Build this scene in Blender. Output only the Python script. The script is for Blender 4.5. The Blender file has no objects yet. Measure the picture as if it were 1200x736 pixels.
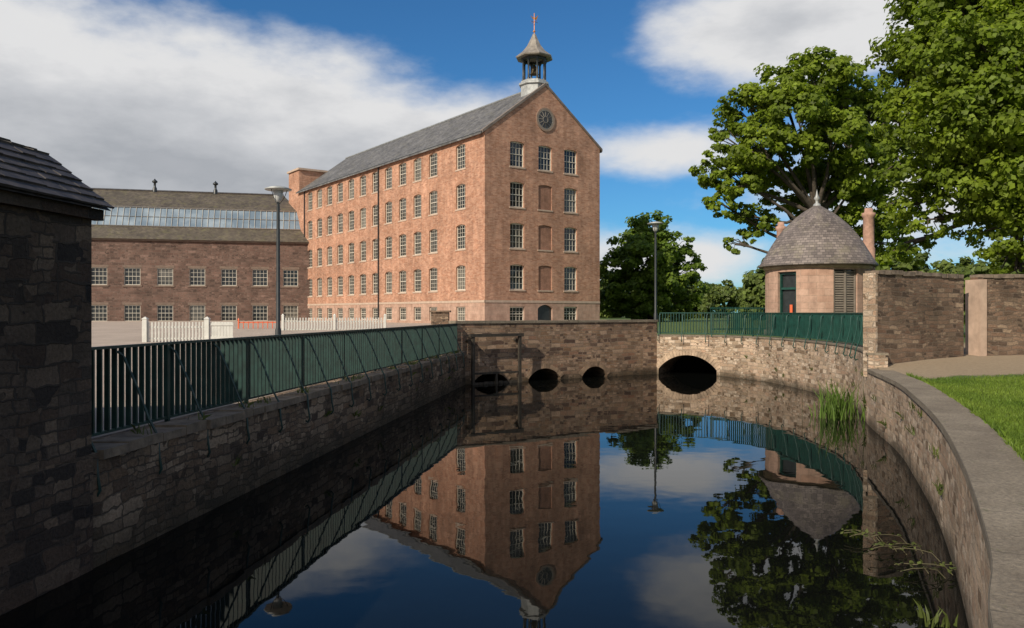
import bpy, math, random
import numpy as np
from mathutils import Vector, Matrix
from mathutils.geometry import delaunay_2d_cdt
random.seed(7)
scene = bpy.context.scene
H = 2.84
def ss(a,b,x):
    t=max(0.0,min(1.0,(x-a)/(b-a))); return t*t*(3-2*t)

# ------------------------------------------------------------------ node helpers
def new_mat(name):
    m=bpy.data.materials.new(name); m.use_nodes=True
    nt=m.node_tree; nt.nodes.clear()
    out=nt.nodes.new('ShaderNodeOutputMaterial')
    bs=nt.nodes.new('ShaderNodeBsdfPrincipled')
    nt.links.new(bs.outputs[0],out.inputs[0])
    return m,nt,bs,out
class N:
    def __init__(s,nt): s.nt=nt
    def link(s,a,b): s.nt.links.new(a,b)
    def setin(s,sock,v):
        if isinstance(v,bpy.types.NodeSocket): s.link(v,sock)
        else: sock.default_value=v
    def math(s,op,a,b=None,c=None,clamp=False):
        n=s.nt.nodes.new('ShaderNodeMath'); n.operation=op; n.use_clamp=clamp
        s.setin(n.inputs[0],a)
        if b is not None: s.setin(n.inputs[1],b)
        if c is not None: s.setin(n.inputs[2],c)
        return n.outputs[0]
    def vmath(s,op,a,b=None):
        n=s.nt.nodes.new('ShaderNodeVectorMath'); n.operation=op
        s.setin(n.inputs[0],a)
        if b is not None: s.setin(n.inputs[1],b)
        return n.outputs[0]
    def noise(s,vec,scale,detail=4,rough=0.55):
        n=s.nt.nodes.new('ShaderNodeTexNoise')
        if vec is not None: s.link(vec,n.inputs['Vector'])
        n.inputs['Scale'].default_value=scale; n.inputs['Detail'].default_value=detail; n.inputs['Roughness'].default_value=rough
        return n.outputs[0], n.outputs[1]
    def ramp(s,fac,stops,interp='LINEAR'):
        n=s.nt.nodes.new('ShaderNodeValToRGB'); n.color_ramp.interpolation=interp
        cr=n.color_ramp
        while len(cr.elements)<len(stops): cr.elements.new(0.5)
        for e,(p,c) in zip(cr.elements,stops):
            e.position=p; e.color=(c[0],c[1],c[2],1) if hasattr(c,'__len__') else (c,c,c,1)
        s.setin(n.inputs[0],fac); return n.outputs[0]
    def mix(s,fac,a,b,mode='MIX'):
        n=s.nt.nodes.new('ShaderNodeMix'); n.data_type='RGBA'; n.blend_type=mode
        s.setin(n.inputs[0],fac)
        for i,v in ((6,a),(7,b)):
            if isinstance(v,bpy.types.NodeSocket): s.link(v,n.inputs[i])
            else: n.inputs[i].default_value=(v[0],v[1],v[2],1)
        return n.outputs[2]
    def mapr(s,v,a,b,c,d):
        n=s.nt.nodes.new('ShaderNodeMapRange'); n.interpolation_type='SMOOTHSTEP'
        s.setin(n.inputs[0],v); 
        for i,x in enumerate((a,b,c,d)): n.inputs[i+1].default_value=x
        return n.outputs[0]
    def bump(s,h,dist,strength=1.0):
        n=s.nt.nodes.new('ShaderNodeBump'); n.inputs['Distance'].default_value=dist; n.inputs['Strength'].default_value=strength
        s.link(h,n.inputs['Height']); return n.outputs[0]
    def uv(s): return s.nt.nodes.new('ShaderNodeTexCoord').outputs['UV']
    def pos(s): return s.nt.nodes.new('ShaderNodeNewGeometry').outputs['Position']
    def sep(s,v):
        n=s.nt.nodes.new('ShaderNodeSeparateXYZ'); s.link(v,n.inputs[0]); return n.outputs
    def brick(s,vec,w,h,mortar,smooth=0.2,off=0.5,squash=1.0,sqf=2):
        n=s.nt.nodes.new('ShaderNodeTexBrick'); s.link(vec,n.inputs['Vector'])
        n.inputs['Color1'].default_value=(0,0,0,1); n.inputs['Color2'].default_value=(1,1,1,1); n.inputs['Mortar'].default_value=(.5,.5,.5,1)
        n.inputs['Scale'].default_value=1; n.inputs['Mortar Size'].default_value=mortar; n.inputs['Mortar Smooth'].default_value=smooth
        n.inputs['Brick Width'].default_value=w; n.inputs['Row Height'].default_value=h
        n.offset=off; n.squash=squash; n.squash_frequency=sqf
        return n.outputs['Color'],n.outputs['Fac']

def simple(name,col,rough=0.6,metal=0.0,var=0.25,scale=8,bump=0.0):
    m,nt,bs,_=new_mat(name); k=N(nt)
    f,_c=k.noise(k.pos(),scale,5,0.6)
    lo=tuple(c*(1-var) for c in col); hi=tuple(c*(1+var) for c in col)
    k.link(k.ramp(f,[(0.3,lo),(0.7,hi)]),bs.inputs['Base Color'])
    bs.inputs['Roughness'].default_value=rough; bs.inputs['Metallic'].default_value=metal
    if bump: k.link(k.bump(f,bump),bs.inputs['Normal'])
    return m

def rubble(name,cols,mortar,w=0.42,h=0.19,ms=0.018,distort=0.10,bumpd=0.035,damp=True,stain=0.5,damp_h=0.7,mort_amt=.85,contrast=1.45):
    m,nt,bs,_=new_mat(name); k=N(nt)
    mean=[sum(c[i] for c in cols)/len(cols) for i in range(3)]
    cols=[tuple(max(.012,mean[i]+(c[i]-mean[i])*contrast) for i in range(3)) for c in cols]
    uv=k.uv()
    _,nc=k.noise(uv,1.7,3,0.5)
    d=k.vmath('SUBTRACT',nc,(0.5,0.5,0.5))
    d=k.vmath('MULTIPLY',d,(distort*2.6,distort*1.5,0))
    _,nc2=k.noise(uv,9,2,0.5)
    d2=k.vmath('MULTIPLY',k.vmath('SUBTRACT',nc2,(0.5,0.5,0.5)),(distort*.65,distort*.55,0))
    v=k.vmath('ADD',k.vmath('ADD',uv,d),d2)
    c1,f1=k.brick(v,w,h,ms,0.35,0.5,1.5,3)
    v2=k.vmath('ADD',v,(7.31,3.17,0))
    c2,f2=k.brick(v2,w*0.62,h*0.6,ms*0.8,0.35,0.37,0.7,2)
    sel,_c=k.noise(uv,0.9,3,0.6); sel=k.math('GREATER_THAN',sel,0.51)
    c=k.mix(sel,c1,c2); 
    fm=k.math('ADD',k.math('MULTIPLY',f1,k.math('SUBTRACT',1.0,sel)),k.math('MULTIPLY',f2,sel))
    n=len(cols)
    col=k.ramp(c,[(i/(n-1) if n>1 else 0,cc) for i,cc in enumerate(cols)])
    g,_c=k.noise(uv,22,6,0.7)
    col=k.mix(1.0,col,k.ramp(g,[(0.25,0.5),(0.75,1.4)]),'MULTIPLY')
    col=k.mix(k.math('MULTIPLY',fm,mort_amt),col,mortar)
    st,_c=k.noise(uv,0.55,6,0.65)
    col=k.mix(1.0,col,k.ramp(st,[(0.3,1-stain),(0.62,1.18)]),'MULTIPLY')
    if damp:
        z=k.sep(k.pos())[2]
        zn=k.math('ADD',z,k.math('MULTIPLY',k.math('SUBTRACT',st,0.5),0.7))
        dm=k.mapr(zn,0.0,damp_h,1.0,0.0)
        col=k.mix(k.math('MULTIPLY',dm,0.75),col,k.mix(st,(0.014,0.013,0.009),(0.04,0.036,0.02)))
        lk,_c=k.noise(uv,5,5,0.7)
        lk=k.mapr(lk,0.62,0.7,0.0,0.45)
        lc=k.mix(1.0,col,(1.6,1.6,1.4),'MULTIPLY')
        col=k.mix(lk,col,lc)
    k.link(col,bs.inputs['Base Color']); bs.inputs['Roughness'].default_value=0.9
    bs.inputs['Specular IOR Level'].default_value=0.25
    hgt=k.math('ADD',k.math('MULTIPLY',k.math('SUBTRACT',1.0,fm),1.0),k.math('MULTIPLY',g,0.6))
    hgt=k.math('ADD',hgt,k.math('MULTIPLY',k.sep(c)[0],0.5))
    k.link(k.bump(hgt,bumpd),bs.inputs['Normal'])
    return m

def brickmat(name,cols,mortar,w=0.26,h=0.085,ms=0.008,patch=0.35,bumpd=0.006,mf=0.6):
    m,nt,bs,_=new_mat(name); k=N(nt); uv=k.uv()
    c,f=k.brick(uv,w,h,ms,0.3)
    n=len(cols)
    col=k.ramp(c,[(i/(n-1),cc) for i,cc in enumerate(cols)])
    col=k.mix(k.math('MULTIPLY',f,mf),col,mortar)
    a,_c=k.noise(uv,0.35,6,0.7); b,_c=k.noise(uv,2.6,5,0.7)
    st=k.vmath('MULTIPLY',uv,(1.6,0.18,0)); s2,_c=k.noise(st,1.0,5,0.65)
    col=k.mix(1.0,col,k.ramp(a,[(0.3,1-patch),(0.7,1.12)]),'MULTIPLY')
    col=k.mix(1.0,col,k.ramp(b,[(0.25,0.70),(0.75,1.22)]),'MULTIPLY')
    col=k.mix(1.0,col,k.ramp(s2,[(0.3,0.76),(0.6,1.06)]),'MULTIPLY')
    k.link(col,bs.inputs['Base Color']); bs.inputs['Roughness'].default_value=0.9
    bs.inputs['Specular IOR Level'].default_value=0.2
    k.link(k.bump(k.math('SUBTRACT',b,f),bumpd),bs.inputs['Normal'])
    return m

def slate(name,dark,light,w=0.3,h=0.22,moss=None,mossamt=0.5):
    m,nt,bs,_=new_mat(name); k=N(nt); uv=k.uv()
    c,f=k.brick(uv,w,h,0.012,0.2)
    col=k.mix(k.sep(c)[0],dark,light)
    col=k.mix(k.math('MULTIPLY',f,0.6),col,(0.03,0.03,0.03))
    a,_c=k.noise(uv,0.5,6,0.7)
    col=k.mix(1.0,col,k.ramp(a,[(0.3,0.6),(0.7,1.3)]),'MULTIPLY')
    if moss:
        b,_c=k.noise(uv,1.3,6,0.75); col=k.mix(k.mapr(b,0.5,0.66,0.0,mossamt),col,moss)
    k.link(col,bs.inputs['Base Color']); bs.inputs['Roughness'].default_value=0.65
    vy=k.sep(uv)[1]; saw=k.math('SUBTRACT',1.0,k.math('FRACT',k.math('DIVIDE',vy,h)))
    k.link(k.bump(k.math('ADD',saw,k.math('MULTIPLY',k.sep(c)[0],0.4)),0.02),bs.inputs['Normal'])
    return m

def leafmat(name,c1,c2,trans=0.35):
    m=bpy.data.materials.new(name); m.use_nodes=True; nt=m.node_tree; nt.nodes.clear(); k=N(nt)
    out=nt.nodes.new('ShaderNodeOutputMaterial')
    geo=nt.nodes.new('ShaderNodeNewGeometry')
    f,_c=k.noise(geo.outputs['Position'],0.55,4,0.6)
    col=k.mix(k.mapr(f,0.35,0.65,0,1),c1,c2)
    col=k.mix(1.0,col,k.ramp(geo.outputs['Random Per Island'],[(0,0.6),(1,1.35)]),'MULTIPLY')
    d=nt.nodes.new('ShaderNodeBsdfPrincipled'); k.link(col,d.inputs['Base Color']); d.inputs['Roughness'].default_value=0.55
    d.inputs['Specular IOR Level'].default_value=0.25
    t=nt.nodes.new('ShaderNodeBsdfTranslucent'); k.link(k.mix(1.0,col,(1.6,1.7,0.5),'MULTIPLY'),t.inputs[0])
    mx=nt.nodes.new('ShaderNodeMixShader'); mx.inputs[0].default_value=trans
    k.link(d.outputs[0],mx.inputs[1]); k.link(t.outputs[0],mx.inputs[2]); k.link(mx.outputs[0],out.inputs[0])
    return m

# ------------------------------------------------------------------ mesh builder
class MB:
    def __init__(s): s.v=[]; s.f=[]; s.uv=[]; s.mi=[]; s.sm=[]
    def face(s,pts,uvs=None,mi=0,smooth=False):
        pts=[Vector(p) for p in pts]; b=len(s.v); s.v+= [tuple(p) for p in pts]
        s.f.append(tuple(range(b,b+len(pts))))
        if uvs is None:
            n=(pts[1]-pts[0]).cross(pts[-1]-pts[0])
            if n.length<1e-9 and len(pts)>3: n=(pts[2]-pts[1]).cross(pts[3]-pts[1])
            n=n.normalized() if n.length>1e-12 else Vector((0,0,1))
            if abs(n.z)>0.99: t=Vector((1,0,0)); bb=Vector((0,1,0))
            else:
                t=Vector((0,0,1)).cross(n).normalized(); bb=n.cross(t).normalized()
                if bb.z<0: bb=-bb
            uvs=[(p.dot(t),p.dot(bb)) for p in pts]
        s.uv.append(uvs); s.mi.append(mi); s.sm.append(smooth)
    def hexa(s,a,b,c,d,e,f,g,h,mi=0):
        for q in ((a,b,c,d),(e,h,g,f),(a,e,f,b),(b,f,g,c),(c,g,h,d),(d,h,e,a)): s.face(q,None,mi)
    def box(s,c,size,rz=0,mi=0):
        cx,cy,cz=c; sx,sy,sz=[x/2 for x in size]; co,si=math.cos(rz),math.sin(rz)
        P=lambda x,y,z:(cx+x*co-y*si,cy+x*si+y*co,cz+z)
        s.hexa(P(-sx,-sy,-sz),P(sx,-sy,-sz),P(sx,sy,-sz),P(-sx,sy,-sz),P(-sx,-sy,sz),P(sx,-sy,sz),P(sx,sy,sz),P(-sx,sy,sz),mi)
    def pbox(s,P,s0,s1,z0,z1,d0,d1,mi=0):
        s.hexa(P(s0,z0,d0),P(s1,z0,d0),P(s1,z0,d1),P(s0,z0,d1),P(s0,z1,d0),P(s1,z1,d0),P(s1,z1,d1),P(s0,z1,d1),mi)
    def tube(s,pts,rad,seg=8,mi=0,cap=True):
        pts=[Vector(p) for p in pts]; rings=[]; 
        if not hasattr(rad,'__len__'): rad=[rad]*len(pts)
        for i,p in enumerate(pts):
            t=(pts[min(i+1,len(pts)-1)]-pts[max(i-1,0)]).normalized()
            a=t.cross(Vector((0.13,0.97,0.21))).normalized(); 
            b=t.cross(a)
            rings.append([p+(a*math.cos(2*math.pi*j/seg)+b*math.sin(2*math.pi*j/seg))*rad[i] for j in range(seg)])
        L=0
        for i in range(len(pts)-1):
            l2=L+(pts[i+1]-pts[i]).length
            for j in range(seg):
                j2=(j+1)%seg; u0=j/seg*6.28*rad[0]; u1=(j+1)/seg*6.28*rad[0]
                s.face([rings[i][j],rings[i][j2],rings[i+1][j2],rings[i+1][j]],[(u0,L),(u1,L),(u1,l2),(u0,l2)],mi,True)
            L=l2
        if cap:
            s.face(rings[0],None,mi); s.face(rings[-1],None,mi)
    def lathe(s,c,prof,seg=24,mi=0,smooth=True,a0=0.0):
        L=0
        for i in range(len(prof)-1):
            r0,z0=prof[i]; r1,z1=prof[i+1]; l2=L+math.hypot(r1-r0,z1-z0)
            for j in range(seg):
                t0=a0+2*math.pi*j/seg; t1=a0+2*math.pi*(j+1)/seg
                q=[(c[0]+r0*math.cos(t0),c[1]+r0*math.sin(t0),c[2]+z0),(c[0]+r0*math.cos(t1),c[1]+r0*math.sin(t1),c[2]+z0),
                   (c[0]+r1*math.cos(t1),c[1]+r1*math.sin(t1),c[2]+z1),(c[0]+r1*math.cos(t0),c[1]+r1*math.sin(t0),c[2]+z1)]
                uv=[(t0*2.0,L),(t1*2.0,L),(t1*2.0,l2),(t0*2.0,l2)]
                if r0<1e-6: q=q[1:]; uv=uv[1:]
                elif r1<1e-6: q=q[:3]; uv=uv[:3]
                s.face(q,uv,mi,smooth)
            L=l2
    def obj(s,name,mats,parent=None,merge=False):
        me=bpy.data.meshes.new(name); me.from_pydata(s.v,[],s.f)
        ul=me.uv_layers.new(name='UVMap'); flat=[]
        for u in s.uv:
            for a in u: flat+= [a[0],a[1]]
        ul.data.foreach_set('uv',flat)
        me.polygons.foreach_set('material_index',s.mi); me.polygons.foreach_set('use_smooth',s.sm)
        if not isinstance(mats,(list,tuple)): mats=[mats]
        for m in mats: me.materials.append(m)
        if merge or any(s.sm):
            import bmesh
            bm=bmesh.new(); bm.from_mesh(me); bmesh.ops.remove_doubles(bm,verts=bm.verts,dist=1e-5); bm.to_mesh(me); bm.free()
        o=bpy.data.objects.new(name,me); scene.collection.objects.link(o)
        if parent: o.parent=parent
        return o
def empty(name,loc=(0,0,0),rz=0):
    e=bpy.data.objects.new(name,None); scene.collection.objects.link(e); e.location=loc; e.rotation_euler=(0,0,rz); e.empty_display_size=0.5
    return e
def plane(o,d,n):
    o=Vector((o[0],o[1],0)); d=Vector((d[0],d[1],0)).normalized(); n=Vector((n[0],n[1],0)).normalized()
    return lambda s,z,dep=0.0: o+d*s-n*dep+Vector((0,0,z))
def archfn(s0,s1,z1,rise):
    h=(s1-s0)/2; R=(h*h+rise*rise)/(2*rise); zc=z1-R; sc=(s0+s1)/2
    return (lambda s: zc+math.sqrt(max(0,R*R-(s-sc)**2))),R,zc,sc,h
def wall_open(mb,P,L,z0,z1,ops,depth,mi=0,s_start=0.0,mir=None,ds=None):
    if mir is None: mir=mi
    S={s_start,L}; Z={z0,z1}
    for o in ops: S|={o[0],o[1]}; Z|={max(o[2],z0),o[3]}
    S=sorted(S); Z=sorted(Z)
    for i in range(len(S)-1):
        for j in range(len(Z)-1):
            a,b,c,d=S[i],S[i+1],Z[j],Z[j+1]; m=(a+b)/2; n=(c+d)/2
            if any(o[0]<m<o[1] and o[2]<n<o[3] for o in ops): continue
            ns=1 if ds is None else max(1,int((b-a)/ds+.99))
            for q in range(ns):
                x0=a+(b-a)*q/ns; x1=a+(b-a)*(q+1)/ns
                mb.face([P(x0,c),P(x1,c),P(x1,d),P(x0,d)],[(x0,c),(x1,c),(x1,d),(x0,d)],mi)
    for o in ops:
        a,b,c,d=o[:4]; r=o[4] if len(o)>4 else 0; c=max(c,z0)
        sp=d-r
        mb.face([P(a,c),P(a,sp),P(a,sp,depth),P(a,c,depth)],None,mir)
        mb.face([P(b,c),P(b,sp),P(b,sp,depth),P(b,c,depth)],None,mir)
        mb.face([P(a,c),P(b,c),P(b,c,depth),P(a,c,depth)],None,mir)
        if r>0:
            f,*_=archfn(a,b,d,r); n=8 if (b-a)<1.5 else 18
            for i in range(n):
                x0=a+(b-a)*i/n; x1=a+(b-a)*(i+1)/n
                y0,y1=f(x0),f(x1)
                if i==0: y0=sp
                if i==n-1: y1=sp
                mb.face([P(x0,y0),P(x1,y1),P(x1,d),P(x0,d)],[(x0,y0),(x1,y1),(x1,d),(x0,d)],mi)
                mb.face([P(x0,y0),P(x1,y1),P(x1,y1,depth),P(x0,y0,depth)],None,mir)
        else:
            mb.face([P(a,d),P(b,d),P(b,d,depth),P(a,d,depth)],None,mir)
def voussoirs(mb,P,s0,s1,z1,rise,thick,n,proud=0.02,mi=0,deep=0.15):
    f,R,zc,sc,h=archfn(s0,s1,z1,rise); al=math.asin(min(1,h/R))
    for i in range(n):
        a=-al+2*al*i/n+0.006; b=-al+2*al*(i+1)/n-0.006; Ro=R+thick*random.uniform(.85,1.12); pr=proud*random.uniform(.6,1.4)
        def q(an,r,d): return P(sc+r*math.sin(an),zc+r*math.cos(an),d)
        R0=R+0.002
        mb.hexa(q(a,R0,-pr),q(b,R0,-pr),q(b,R0,deep),q(a,R0,deep),q(a,Ro,-pr),q(b,Ro,-pr),q(b,Ro,deep),q(a,Ro,deep),mi)
def sash(F,G,P,a,b,c,d,dep,nx,nz,fw=0.055,bw=0.022,Bd=None):
    F.pbox(P,a,a+fw,c,d,dep-0.05,dep+0.03); F.pbox(P,b-fw,b,c,d,dep-0.05,dep+0.03)
    F.pbox(P,a+fw,b-fw,c,c+fw*1.2,dep-0.052,dep+0.03); F.pbox(P,a+fw,b-fw,d-fw*1.8,d,dep-0.052,dep+0.03)
    m=(c+d)/2; F.pbox(P,a+fw,b-fw,m-0.025,m+0.025,dep-0.045,dep+0.03)
    for i in range(1,nx):
        x=a+fw+(b-a-2*fw)*i/nx; F.pbox(P,x-bw/2,x+bw/2,c+fw,d-fw,dep-0.02,dep+0.01)
    for j in range(1,nz):
        z=c+(d-c)*j/nz
        if abs(z-m)<0.05: continue
        F.pbox(P,a+fw,b-fw,z-bw/2,z+bw/2,dep-0.018,dep+0.008)
    t=random.uniform(-.012,.012); t2=random.uniform(-.01,.01)
    G.face([P(a+.01,c+.01,dep+.015+t),P(b-.01,c+.01,dep+.015-t),P(b-.01,d-.01,dep+.015-t+t2),P(a+.01,d-.01,dep+.015+t+t2)],None,random.choice([0,0,0,1]))

# ------------------------------------------------------------------ materials
M_brick=brickmat('mill_brick',[(0.43,0.205,0.125),(0.50,0.265,0.17),(0.57,0.325,0.22),(0.38,0.19,0.125)],(0.50,0.36,0.27),0.3,0.1,0.01)
M_ashlar=brickmat('pink_ashlar',[(0.42,0.26,0.19),(0.50,0.33,0.25),(0.46,0.295,0.22)],(0.38,0.28,0.21),0.7,0.3,0.012,0.25)
M_trim=simple('sandstone_trim',(0.42,0.30,0.22),0.85,0,0.25,3)
M_sill=simple('stone_sill',(0.45,0.34,0.26),0.85,0,0.15,3)
M_blind=brickmat('blind_window_brick',[(0.31,0.155,0.10),(0.37,0.19,0.13)],(0.36,0.26,0.2))
M_slate=slate('mill_slate',(0.085,0.083,0.083),(0.17,0.165,0.16),moss=(0.16,0.15,0.09),mossamt=.35)
M_slate2=slate('mossy_slate',(0.075,0.06,0.045),(0.14,0.115,0.08),moss=(0.15,0.135,0.06),mossamt=.6)
M_slate3=slate('lodge_slate',(0.12,0.10,0.092),(0.24,0.20,0.18),0.2,0.14,moss=(0.27,0.24,0.16),mossamt=.4)
M_white=simple('white_paint',(0.56,0.55,0.50),0.5,0,0.12,4)
M_frame=simple('cream_window_paint',(0.60,0.56,0.47),0.5,0,0.12,3)
M_lead=simple('lead_sheet',(0.36,0.37,0.36),0.5,0.2,0.3,3)
M_leadroof=simple('lead_roof',(0.27,0.24,0.20),0.5,0.2,0.3,3)
M_dark=simple('dark_paint',(0.022,0.026,0.027),0.4,0,0.3,6)
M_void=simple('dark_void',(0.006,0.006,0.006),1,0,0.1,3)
M_teal=simple('green_paint',(0.011,0.058,0.045),0.42,0,0.35,5)
M_fence=simple('dark_green_paint',(0.010,0.034,0.028),0.45,0,0.4,5)
M_gold=simple('gilding',(0.6,0.26,0.08),0.4,0.6,0.1,6)
M_timber=simple('wet_timber',(0.035,0.028,0.02),0.75,0,0.5,9,0.01)
M_orange=simple('orange_plastic',(0.65,0.13,0.05),0.45,0,0.1,5)
M_bark=simple('bark',(0.075,0.06,0.045),0.95,0,0.45,5,0.05)
def glassmat(name,lo,hi,r=.06):
    m,nt,bs,_=new_mat(name); bs.inputs['Roughness'].default_value=r
    k=N(nt); f,_c=k.noise(k.pos(),0.6,2); k.link(k.ramp(f,[(0.38,lo),(0.7,hi)]),bs.inputs['Base Color']); return m
M_glass=glassmat('window_glass',(0.010,0.012,0.014),(0.05,0.05,0.048))
M_glass2=glassmat('window_glass_with_blind',(0.05,0.05,0.045),(0.16,0.15,0.13))
M_sky_glass=glassmat('skylight_glass',(0.14,0.19,0.24),(0.28,0.34,0.39),.12)
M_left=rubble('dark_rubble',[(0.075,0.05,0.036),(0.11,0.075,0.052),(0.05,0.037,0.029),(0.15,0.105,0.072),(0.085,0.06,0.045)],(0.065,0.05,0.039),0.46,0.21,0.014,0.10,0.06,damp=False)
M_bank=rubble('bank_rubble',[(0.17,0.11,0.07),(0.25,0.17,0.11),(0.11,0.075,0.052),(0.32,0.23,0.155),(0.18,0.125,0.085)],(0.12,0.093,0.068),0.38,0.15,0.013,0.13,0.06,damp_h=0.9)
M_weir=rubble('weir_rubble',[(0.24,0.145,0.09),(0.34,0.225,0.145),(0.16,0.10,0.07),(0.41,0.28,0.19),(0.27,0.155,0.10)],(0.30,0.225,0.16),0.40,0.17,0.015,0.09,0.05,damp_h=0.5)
M_curve=rubble('pale_rubble',[(0.42,0.29,0.20),(0.54,0.40,0.28),(0.28,0.195,0.13),(0.60,0.47,0.35),(0.46,0.31,0.21)],(0.48,0.385,0.29),0.34,0.145,0.013,0.10,0.06,damp_h=0.35,stain=.35)
M_garden=rubble('garden_wall_rubble',[(0.20,0.125,0.082),(0.27,0.18,0.12),(0.13,0.088,0.06),(0.34,0.24,0.16)],(0.20,0.15,0.11),0.32,0.12,0.014,0.12,0.06,damp=False,stain=.5)
M_lowmill=rubble('low_mill_stone',[(0.14,0.084,0.066),(0.18,0.112,0.088),(0.10,0.065,0.052),(0.225,0.145,0.115)],(0.19,0.14,0.112),0.6,0.28,0.02,0.05,0.02,damp=False,stain=.35,contrast=1.1)
M_vous=simple('voussoir_stone',(0.25,0.17,0.11),0.9,0,0.5,3,0.02)
M_vous2=simple('pale_voussoir_stone',(0.40,0.295,0.205),0.9,0,0.5,3,0.02)
m,nt,bs,_=new_mat('coping_stone'); k=N(nt); uv=k.uv()
c,f=k.brick(uv,1.1,3.0,0.008,0.3,0.0)
a,_c=k.noise(uv,1.2,7,0.7); b,_c=k.noise(uv,26,6,0.75); l,_c=k.noise(uv,6,5,0.7)
col=k.ramp(a,[(0.3,(0.15,0.118,0.085)),(0.5,(0.22,0.18,0.13)),(0.7,(0.30,0.25,0.185))])
col=k.mix(1.0,col,k.ramp(b,[(0.28,0.45),(0.72,1.4)]),'MULTIPLY')
col=k.mix(k.mapr(l,0.6,0.68,0,0.6),col,(0.11,0.115,0.05))
col=k.mix(k.math('MULTIPLY',f,0.6),col,(0.07,0.06,0.045))
k.link(col,bs.inputs['Base Color']); bs.inputs['Roughness'].default_value=0.9
k.link(k.bump(k.math('SUBTRACT',k.math('ADD',b,a),f),0.02),bs.inputs['Normal']); M_coping=m
M_leaf=leafmat('tree_leaves',(0.115,0.165,0.014),(0.19,0.25,0.022),.45)
M_leaf2=leafmat('tree_leaves_dark',(0.08,0.135,0.016),(0.14,0.20,0.022),.4)
M_leaf3=leafmat('distant_leaves',(0.07,0.10,0.022),(0.13,0.17,0.035),0.3)
M_grass=leafmat('grass_blades',(0.095,0.155,0.02),(0.17,0.235,0.035),0.3)
M_reed=leafmat('reed_leaves',(0.10,0.17,0.03),(0.17,0.24,0.05),0.3)
M_weed=leafmat('weed_leaves',(0.06,0.08,0.02),(0.10,0.12,0.03),0.2)
m,nt,bs,_=new_mat('ground_mix'); k=N(nt); p=k.pos(); xyz=k.sep(p)
n1,_c=k.noise(p,0.5,6,0.65); n2,_c=k.noise(p,12,6,0.75); n3,_c=k.noise(p,55,4,0.7)
pave=k.ramp(n1,[(0.3,(0.37,0.30,0.24)),(0.7,(0.48,0.39,0.32))]); pave=k.mix(1.0,pave,k.ramp(n3,[(0.25,0.75),(0.75,1.2)]),'MULTIPLY')
grass=k.ramp(n2,[(0.25,(0.04,0.07,0.012)),(0.75,(0.11,0.17,0.03))])
dirt=k.ramp(n2,[(0.25,(0.24,0.175,0.11)),(0.75,(0.40,0.31,0.205))])
e=k.math('SUBTRACT',xyz[1],k.math('ADD',17.4,k.math('MULTIPLY',k.math('SUBTRACT',xyz[0],9.0),0.40)))
e=k.math('ADD',e,k.math('MULTIPLY',k.math('SUBTRACT',n1,0.5),2.5)); e=k.math('ADD',e,k.math('MULTIPLY',k.math('SUBTRACT',n2,0.5),.8))
pathm=k.math('MULTIPLY',k.mapr(e,-0.15,0.15,0,1),k.mapr(xyz[1],26,30,1,0))
rg=k.mix(pathm,grass,dirt)
lm=k.math('MULTIPLY',k.mapr(k.math('ADD',xyz[0],n1),4.0,4.6,1,0),k.mapr(xyz[1],110,114,1,0))
k.link(k.mix(lm,rg,pave),bs.inputs['Base Color']); bs.inputs['Roughness'].default_value=0.95
k.link(k.bump(k.math('ADD',n2,n3),0.03),bs.inputs['Normal']); M_ground=m
m,nt,bs,_=new_mat('canal_water'); k=N(nt); p=k.pos()
bs.inputs['Base Color'].default_value=(0.004,0.0045,0.004,1); bs.inputs['Roughness'].default_value=0.01; bs.inputs['IOR'].default_value=1.22
a,_c=k.noise(p,0.55,3,0.5); b,_c=k.noise(p,3.5,3,0.5)
k.link(k.bump(k.math('ADD',a,k.math('MULTIPLY',b,.05)),0.005,1.0),bs.inputs['Normal']); M_water=m

# ------------------------------------------------------------------ layout curves
def LW(y): return -4.81+0.125*(y-7.46)
A=(LW(31.2),31.2); B=(6.7,36.7); C0=(9.3,35.5)
ctrl=[(9.3,35.5),(10.35,32.8),(10.72,29),(10.45,25),(9.75,22.2),(8.98,20.0),(7.9,16.3),(6.95,13.7),(5.73,10.65),(4.33,7.59),(2.93,4.82),(2.19,3.57),(1.3,1.6),(0.8,-1.0),(0.7,-5),(0.7,-15)]
def catmull(P,n=6):
    out=[]
    for i in range(len(P)-1):
        p0=P[max(i-1,0)];p1=P[i];p2=P[i+1];p3=P[min(i+2,len(P)-1)]
        for j in range(n):
            t=j/n
            out.append(tuple(0.5*((2*p1[q])+(-p0[q]+p2[q])*t+(2*p0[q]-5*p1[q]+4*p2[q]-p3[q])*t*t+(-p0[q]+3*p1[q]-3*p2[q]+p3[q])*t**3) for q in (0,1)))
    out.append(P[-1]); return out
curve=catmull(ctrl,6)
isplit=5*6
def offset(pts,d):
    out=[]
    for i in range(len(pts)):
        a=Vector(pts[max(i-1,0)]); b=Vector(pts[min(i+1,len(pts)-1)]); t=(b-a).normalized()
        out.append((pts[i][0]-t.y*d,pts[i][1]+t.x*d))
    return out
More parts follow.
